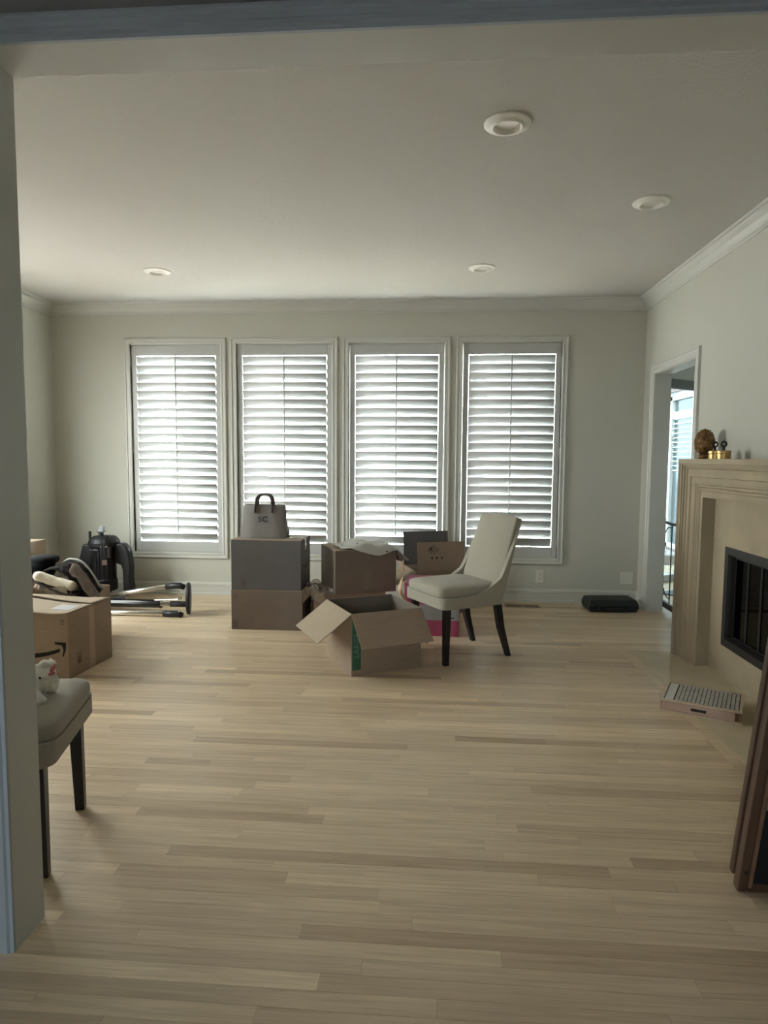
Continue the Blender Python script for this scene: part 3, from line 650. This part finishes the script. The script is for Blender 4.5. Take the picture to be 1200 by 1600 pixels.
drape(lambda u, v: Vector((-2.82+.19*u, 4.15+.16*v, .42+.07*v+.06*n3(u*5, v*5, 5)+.03*n3(u*13, v*13, 5))), 22, 18, 'packing_paper', PAPER, 'crumpled brown packing paper at the left of the clothes heap', 'paper', .002)
drape(lambda u, v: Vector((-2.68+.26*u, 4.155+.06*v, .490-.115*u+.05*v+.02*n3(u*6, v*4, 7))), 20, 8, 'brown_garment', mat('dark_brown_cloth', (.055, .04, .035), .95, bump=.4, bs=80), 'dark brown folded garment under the cream rolled blanket')
rb_ = MB().tube([(-2.66+.275*u, 4.17+.03*math.sin(2*u), .522-.085*u+.004*math.sin(9*u)) for u in [q/12 for q in range(13)]], [.020]+[.034+.002*math.sin(q*2.1) for q in range(11)]+[.026], 18)
rb = tag(rb_.build('rolled_blanket', CREAMC, None, smooth=True, sub=1), 'cream rolled fleece blanket on top of the open clothes box', 'blanket')
MB().tube([(-2.388+.006*k/30, 4.205+(.005+.0006*k)*math.cos(k*.5), .437+(.005+.0006*k)*math.sin(k*.5)) for k in range(30)], .0022, 6).build('rolled_end', mat('seam_shadow', (.35, .31, .25), .9), rb)
drape(lambda u, v: Vector((-2.40+.075*u, 4.17+.10*v, .415-.05*u+.03*n3(u*5, v*7, 12))), 14, 10, 'black_garment', BLACKC, 'small black and white garment tucked below the blanket end')
hb = MB().blob((-2.78, 4.40, .52), .125, .11, .085, .9, .9).blob((-2.74, 4.42, .590), .105, .10, .034, .8, .9)
tag(hb.build('hat', BLACKC, None, remesh=.008), 'black soft cap at the top left of the clothes heap', 'hat')
# filler garments below the heap so nothing floats
fb = tag(MB().blob((-2.62, 4.43, .235), .215, .165, .215, .55, .5).build('folded_clothes', BCLOTH, None, smooth=True), 'mass of folded taupe clothes filling the open box', 'clothes')
# C: far box
c_ = tag(empty('cardboard_box', (-3.61, 4.86, 0)), 'tall pale cardboard box behind the clothes heap, only its top corner showing', 'box')
body(c_, .40, .36, .625, CARD2); lid(c_, .40, .36, .625, CARD2)
# ------------------------------------------------------------------ telescope on fork mount
ts = tag(empty('telescope', (-2.97, 5.73, 0)), 'black telescope standing upright between two rounded fork arms by the back wall', 'telescope')
MB().lathe([(.165, 0), (.17, .008), (.17, .035), (.15, .05), (.06, .055)], n=40).build('base', GREYM, ts, smooth=False, bevel=.003)
MB().tube([(0, 0, .05), (0, 0, .12)], .05, 20).build('azimuth_hub', BLK, ts)
MB().lathe([(.085, .10), (.105, .11), (.108, .125), (.108, .20), (.100, .21), (.100, .50), (.104, .51)], n=36).build('tube', BLK, ts, smooth=False, bevel=.004)
rbm = MB()
for k in range(9):
    a = -PI/2+(k-4)*.34; rbm.tube([(.101*math.cos(a), .101*math.sin(a), .215), (.101*math.cos(a), .101*math.sin(a), .495)], .006, 6)
rbm.build('tube_ribs', BLK, ts)
MB().lathe([(.118, .49), (.135, .51), (.138, .545), (.122, .575), (.105, .592), (.09, .600), (.02, .602)], n=36).build('rear_cell', BLK, ts, bevel=.004)
for k, (x, y) in enumerate(((-.105, -.05), (.062, -.07))):
    MB().tube([(x, y, .56), (x, y, .645-.03*k)], .012, 12).build('knob', BLKM, ts)
fd = MB().tube([(-.022, -.01, .60), (-.022, -.01, .635)], .022, 14).box(-.05, .008, -.03, .01, .632, .642).build('finder_base', BLKM, ts)
MB().add([(-.052, -.03, .64), (.005, -.03, .64), (.005, .012, .64), (-.052, .012, .64), (-.030, -.032, .685), (.010, -.032, .69), (.010, .004, .69), (-.030, .004, .685)], [(0,3,2,1),(4,5,6,7),(0,1,5,4),(1,2,6,5),(2,3,7,6),(3,0,4,7)]).build('finder', GREYM, fd, bevel=.003)
fc = MB().tube([(.068, -.11, .36), (.068, -.11, .56)], [.026, .034], 16).tube([(.068, -.11, .545), (.068, -.11, .585)], .018, 14).box(.02, .118, -.13, -.09, .42, .51).build('focuser', BLKM, ts, bevel=.003)
MB().box(.048, .092, -.142, -.136, .355, .40).build('badge', mat('badge_brown', (.16, .10, .09), .5), fc)
for k, x in enumerate((.045, .096)): MB().tube([(x-.004, -.135, .52), (x-.004, -.148, .52)], .007, 10).build('screw', CHROME, fc)
MB().box(-.075, -.06, -.115, -.104, .482, .490).box(-.045, .0, -.116, -.104, .478, .492).build('bracket', GREYM, ts)
for s_ in (-1, 1):
    pr = [(0, 0, .505), (.04, 0, .535), (.10, 0, .540), (.145, 0, .505), (.165, 0, .43), (.178, 0, .33), (.170, 0, .22), (.182, 0, .13), (.158, 0, .065), (.12, 0, .05), (.100, 0, .085), (.10, 0, .16), (.098, 0, .29), (.085, 0, .34), (.02, 0, .36)]
    if s_ < 0: pr = [(0, 0, .505), (.05, 0, .53), (.10, 0, .525), (.135, 0, .40), (.155, 0, .26), (.17, 0, .10), (.15, 0, .05), (.10, 0, .05), (.095, 0, .17), (.095, 0, .26), (.02, 0, .28)]
    xs = [(s_*(.085+q[0]), q[2]) for q in pr]
    MB().prism(xs, -.045, .05, 'y').build('fork_arm', BLK, ts, bevel=.018, seg=4)
# ------------------------------------------------------------------ steel tripod lying on the floor
tp = tag(empty('tripod', (-2.04, 5.30, 0)), 'steel tripod with black joints lying on its side on the floor', 'tripod')
hubm = MB().lathe([(.10, -.02), (.128, -.015), (.134, 0), (.134, .008), (.120, .016), (.02, .020)], n=36, ax='x').build('hub', BLK, tp, bevel=.003); hubm.location = (.012, 0, .137); hubm.rotation_euler = (0, 0, math.radians(17))
for (a, b_, ang_) in (((-.09, -.045, .252), (-.95, .14, .085), 0), ((-.09, .055, .075), (-.95, .10, .060), 1), ((-.09, -.10, .028), (-.98, -.08, .022), 2)):
    a = Vector(a); b_ = Vector(b_); d = (b_-a).normalized(); r = .021
    lgp = MB().tube([a-d*.02, b_], r, 16).build('leg', CHROME, tp, smooth=True)
    MB().tube([a+Vector((.085, 0, -.012)), a+Vector((.05, 0, 0)), a-d*-.0, a+d*.075], [.022, .026, .026, .026], 14).build('clamp', BLK, lgp, smooth=True)
    if ang_ == 1: MB().tube([a+d*.165, b_], .036, 18).tube([a+d*.163, a+d*.172], .040, 18).build('sleeve', mat('gloss_black', (.008, .008, .009), .15), lgp, smooth=False)
MB().tube([(-.08, .0, .125), (-.30, .05, .105)], .006, 8).tube([(-.035, -.05, .15), (-.06, -.05, .155)], .012, 8).build('spreader', CHROME, tp)
for z in (.225, .06): MB().tube([(-.02, -.125, z), (-.02, -.14, z)], .008, 10).build('bolt', CHROME, tp)
# ------------------------------------------------------------------ black case by the baseboard
bc = tag(empty('tool_case', (1.355, 5.705, 0), math.radians(4)), 'flat black plastic case lying by the right end of the baseboard', 'case')
def slabm(z0, z1, i0, i1): 
    return [[(i0, i0, z0), (.44-i0, i0, z0), (.44-i0, .25-i0, z0), (i0, .25-i0, z0)], [(i1, i1, z1), (.44-i1, i1, z1), (.44-i1, .25-i1, z1), (i1, .25-i1, z1)]]
def solidloft(ls):
    mb = MB(); bridge(mb, ls, True); n = 4; mb.add(ls[0], [(3, 2, 1, 0)]); mb.add(ls[-1], [(0, 1, 2, 3)]); return mb
solidloft(slabm(.004, .050, .014, 0)).build('lower_shell', CASE, bc, bevel=.012, seg=3)
solidloft(slabm(.053, .108, 0, .020)).build('upper_shell', CASE, bc, bevel=.012, seg=3)
MB().box(.15, .29, -.022, -.006, .030, .045).box(.15, .165, -.022, .01, .030, .045).box(.275, .29, -.022, .01, .030, .045).build('handle', CASE, bc, bevel=.003)
for x in (.07, .34): MB().box(x, x+.035, -.006, .006, .030, .075).build('latch', BLKM, bc, bevel=.002)
MB().box(.05, .39, .06, .08, .1075, .111).box(.05, .39, .17, .19, .1075, .111).build('lid_rib', CASE, bc, bevel=.002)
# ------------------------------------------------------------------ game box on the hearth
pa = math.atan2(3.311-3.48, 1.555-1.208)
gb = tag(empty('game_box', (1.208, 3.48, .001), pa), 'pale wooden game box with a drawer and a tray of cream tiles, on the hearth', 'game box')
pw, pd, ph = .386, .315, .064
MB().box(0, pw, 0, pd, .0, .008).build('bottom_panel', PALEW2, gb, bevel=.001)
MB().box(0, .008, .012, pd, .008, .056).box(pw-.03, pw-.022, .012, pd, .008, .056).box(.008, pw-.03, pd-.008, pd, .008, .056).build('side_panel', PALEW, gb)
MB().box(0, pw, 0, .014, .056, .066).box(0, pw, pd-.014, pd, .056, .066).box(0, .016, .014, pd-.014, .056, .066).box(pw-.016, pw, .014, pd-.014, .056, .066).build('top_frame', PALEW2, gb, bevel=.0012)
MB().box(.014, pw-.014, .012, pd-.012, .052, .059).build('tray', DKTRAY, gb)
dw = MB().box(.011, pw-.033, .003, .012, .010, .054).box(.014, pw-.036, .012, .28, .012, .018).build('drawer', PALEW, gb, bevel=.001)
MB().box(.150, .222, -.001, .004, .026, .040).build('drawer_pull', BLKM, dw, bevel=.001)
MB().box(.020, .062, .018, pd-.018, .059, .063).build('name_plate', PLATE, gb, bevel=.001)
tl_ = MB(); nx = 15; cx_ = (pw-.018-.068)/nx
for i in range(nx):
    yy = .018+(.0 if i % 2 else .022)
    if i % 2 == 0: 
        for k in range(1): tl_.box(.069+i*cx_, .069+(i+1)*cx_-.004, .018, .034, .059, .063)
    while yy < pd-.022:
        hgt = random.choice((.028, .034, .040)); e_ = min(yy+hgt, pd-.018)
        k = yy
        while k < e_-.003:
            tl_.box(.069+i*cx_, .069+(i+1)*cx_-.004, k, min(k+.0072, e_), .059, .0635); k += .0084
        yy = e_+.012
tt = tl_.build('tiles', TILE, gb); tt['kind'] = 'stuff'
# ------------------------------------------------------------------ framed panel leaning on the near wall, right
lean = math.radians(11.3)
pn = tag(empty('framed_panel', (.945, 2.035, .010), 0, lean), 'dark walnut framed panel seen from behind, leaning at the right edge of the opening', 'framed panel')
PH, PW = 1.62, .62
for k, (x0, x1, z0, z1) in enumerate(((0, .030, 0, PH), (PW-.03, PW, 0, PH), (.03, PW-.03, 0, .03), (.03, PW-.03, PH-.03, PH))):
    MB().box(x0, x1, -.045, -.012, z0, z1).build('frame_rail', FRAMEW, pn, bevel=.005)
for k, (x0, x1, z0, z1) in enumerate(((-.006, .010, .035, PH+.01), (PW-.01, PW+.006, .035, PH+.01), (.01, PW-.01, .035, .05), (.01, PW-.01, PH-.01, PH+.01))):
    MB().box(x0, x1, -.012, .012, z0, z1).build('front_moulding', FRAMEW, pn, bevel=.005)
MB().box(.028, .040, -.048, -.040, .02, PH-.02).box(PW-.04, PW-.028, -.048, -.040, .02, PH-.02).build('backing_strip', mat('raw_wood_strip', (.20, .11, .07), .7, var=.2, vs=20), pn)
MB().box(.030, PW-.03, -.040, -.034, .03, PH-.03).build('backing_board', PBLACK, pn)
bk = MB().box(.036, .085, -.052, -.047, .305, .345).build('hanger_bracket', mat('dull_nickel', (.20, .19, .17), .45, metal=.7), pn, bevel=.001)
MB().tube([(.062, -.052, .325), (.062, -.056, .325)], .007, 10).build('screw', BLKM, bk)
MB().tube([(.016, -.0455, .075), (.016, -.048, .075)], .005, 10).build('screw', BLKM, pn)
# ------------------------------------------------------------------ plush toy on the left chair
u_ = tag(empty('plush_toy', (-1.300, 2.070, .503)), 'white plush pony toy with a pink ribbon lying on the chair at the left', 'toy')
u_.scale = (.9, .9, .9)
MB().blob((-.085, .01, .045), .095, .055, .045).blob((-.03, 0, .055), .045, .042, .05).tube([(-.03, -.01, .05), (.0, -.045, .022), (.025, -.06, .016)], [.026, .022, .020], 12).blob((.028, -.062, .018), .022, .018, .017) \
    .tube([(-.03, .02, .05), (.0, .045, .022), (.02, .055, .016)], [.024, .02, .018], 12).tube([(-.14, -.03, .03), (-.12, -.07, .018)], [.024, .02], 10).build('body', PLUSH, u_, remesh=.005)
hdm = MB().blob((.012, -.004, .100), .040, .034, .036).blob((.040, -.010, .072), .027, .024, .028, M=Matrix.Rotation(.3, 3, 'Y')).blob((.046, -.012, .058), .021, .021, .018).blob((-.018, 0, .085), .03, .03, .04)
hd = hdm.build('head', PLUSH, u_, remesh=.004)
MB().blob((.014, -.040, .094), .0045, .003, .005, nu=10, nv=8).build('eye', BLKM, hd, smooth=True)
MB().blob((.014, .033, .094), .0045, .003, .005, nu=10, nv=8).build('eye', BLKM, hd, smooth=True)
mn = MB()
for k in range(16): 
    a = k/15; mn.blob((-.055+.095*a+random.uniform(-.004, .004), random.uniform(-.015, .015), .075+.062*math.sin(.4+a*1.35)+random.uniform(-.003, .003)), .013, .014, .013, nu=10, nv=8)
mn.build('mane', PLUSH, hd, remesh=.004)
for s_ in (-1, 1): MB().blob((.020, s_*.022, .134), .010, .006, .016, nu=12, nv=8).build('ear', PLUSH, hd, smooth=True)
MB().tube([(.040, -.012, .108), (.052, -.016, .124), (.061, -.018, .142)], [.010, .007, .002], 10).blob((.042, -.014, .104), .012, .016, .008).build('pink_ribbon', PRIB, hd, smooth=True)
# ------------------------------------------------------------------ safety gate in the doorway
gt = tag(empty('safety_gate', (2.022, 5.38, 0)), 'black metal safety gate across the doorway on the right', 'gate')
MB().box(-.014, .014, -.47, .52, .770, .790).build('top_rail', BLKM, gt, bevel=.003)
MB().box(-.014, .014, -.47, .52, .045, .095).build('bottom_rail', BLKM, gt, bevel=.003)
for y in (-.475, .525): MB().box(-.014, .014, y-.012, y+.012, 0.001, .82).build('side_post', BLKM, gt)
for k in range(6): MB().tube([(0, .318-k*.135, .09), (0, .318-k*.135, .775)], .0055, 8).build('bar', BLKM, gt)
MB().tube([(0, .465, .69), (0, .45, .715), (0, .42, .737), (0, .37, .745), (0, .318, .745)], .005, 8).tube([(0, .465, .20), (0, .44, .165), (0, .40, .145), (0, .318, .135)], .005, 8).build('corner_rod', BLKM, gt)
# ------------------------------------------------------------------ sunroom beyond and the outside
struct(MB().box(XO-.05, XO, Y1+.141, 6.96, 0, 2.5).build('wall_sunroom_left', SUNC))
struct(MB().box(5.2, 5.3, 3.9, 9.5, 0, 2.5).build('wall_sunroom_right', SUNC))
struct(MB().box(XO+.001, 5.3, 3.8, 3.9, 0, 2.5).build('wall_sunroom_near', SUNC))
struct(MB().box(XO+.001, 5.3, 3.8, 9.6, 2.42, 2.5).build('ceiling_sunroom', SUNC))
WA, WBp = Vector((1.95, 6.86, 0)), Vector((5.2, 9.35, 0)); wd = (WBp-WA); wl = wd.length; wa = math.atan2(wd.y, wd.x)
ws = struct(empty('window_5', WA, wa))
MB().box(0, wl, -.04, .06, 2.19, 2.42).build('header', SUNC, ws)
MB().box(0, wl, -.05, -.02, 2.17, 2.20).build('header_moulding', TRIM, ws)
MB().box(0, wl, -.06, .0, 2.075, 2.172).build('roller_shade', DRM, ws, bevel=.005)
for x in (0, 1.32, 2.64, wl-.06): MB().box(x, x+.06, -.02, .05, 0, 2.19).build('mullion', TRIM, ws)
for i, x in enumerate((.06, 1.38, 2.70)):
    MB().box(x, min(x+1.26, wl-.06), .01, .016, .06, 2.19).build('pane', TINT, ws)
MB().box(0, wl, -.03, .06, 0, .07).build('sill_track', mat('alu_track', (.5, .52, .53), .4), ws)
portal(Vector((WA+WBp)/2)+Vector((-.06, .08, 1.1)), wl, 2.1, (-PI/2, 0, wa))
t = tag(empty('door_mat', (2.62, 6.95, .001), wa), 'grey mat with a dark edge on the floor beyond the safety gate', 'mat')
MB().box(-.5, .9, -.36, -.03, 0, .012).build('mat_body', RUG, t, bevel=.003)
MB().box(-.5, .9, -.375, -.36, 0, .014).build('mat_edge', BLK, t)
struct(MB().box(-30, XL-.2, -8, 6.4, -.2, -.10).build('floor_outside_left', CONC)); struct(MB().box(-30, 30, 6.4, 50, -.2, -.10).build('floor_outside', CONC)); struct(MB().box(-30, 30, -40, -3, -.2, -.10).build('floor_outside_rear', CONC))
nb = tag(empty('neighbour_wing', (3.75, 8.8, -.1)), 'pale brick house wing with a white framed window seen through the doorway', 'building')
MB().box(.03, .4, .4, 4.5, 0, 4.2).build('wall', MORT, nb)
bm_ = MB(); z = 0; r_ = 0
while z < 3.6:
    y = .4-(.11 if r_ % 2 else 0)
    while y < 3.4:
        a, b = max(y, .4), y+.205
        inw = (b > 1.01 and a < 2.36 and .05 < z < 2.42)
        if not inw: bm_.box(0, .03, a, b, z, z+.062)
        y += .215
    z += .073; r_ += 1
bo = bm_.build('bricks', BRICK, nb); bo['kind'] = 'stuff'
wf = frame(MB(), 1.02, 2.34, .05, 2.40, [(0, 0), (0, .05), (.06, .05), (.06, -.02)], lambda a, b, p: (-p+.02, a, b)).box(-.03, .02, 1.90, 2.34, .05, 2.40).box(-.02, .03, 1.02, 2.3, 2.06, 2.16).build('window_frame', RING, nb)
MB().box(.02, .03, 1.08, 2.28, .11, 2.34).build('pane', mat('dark_pane', (.10, .12, .13), .1), wf)
bl = MB()
for k in range(12): bl.box(.000, .016, 1.08, 1.90, 1.25+k*.072, 1.264+k*.072)
bl.build('blind_slats', RING, wf)['kind'] = 'stuff'
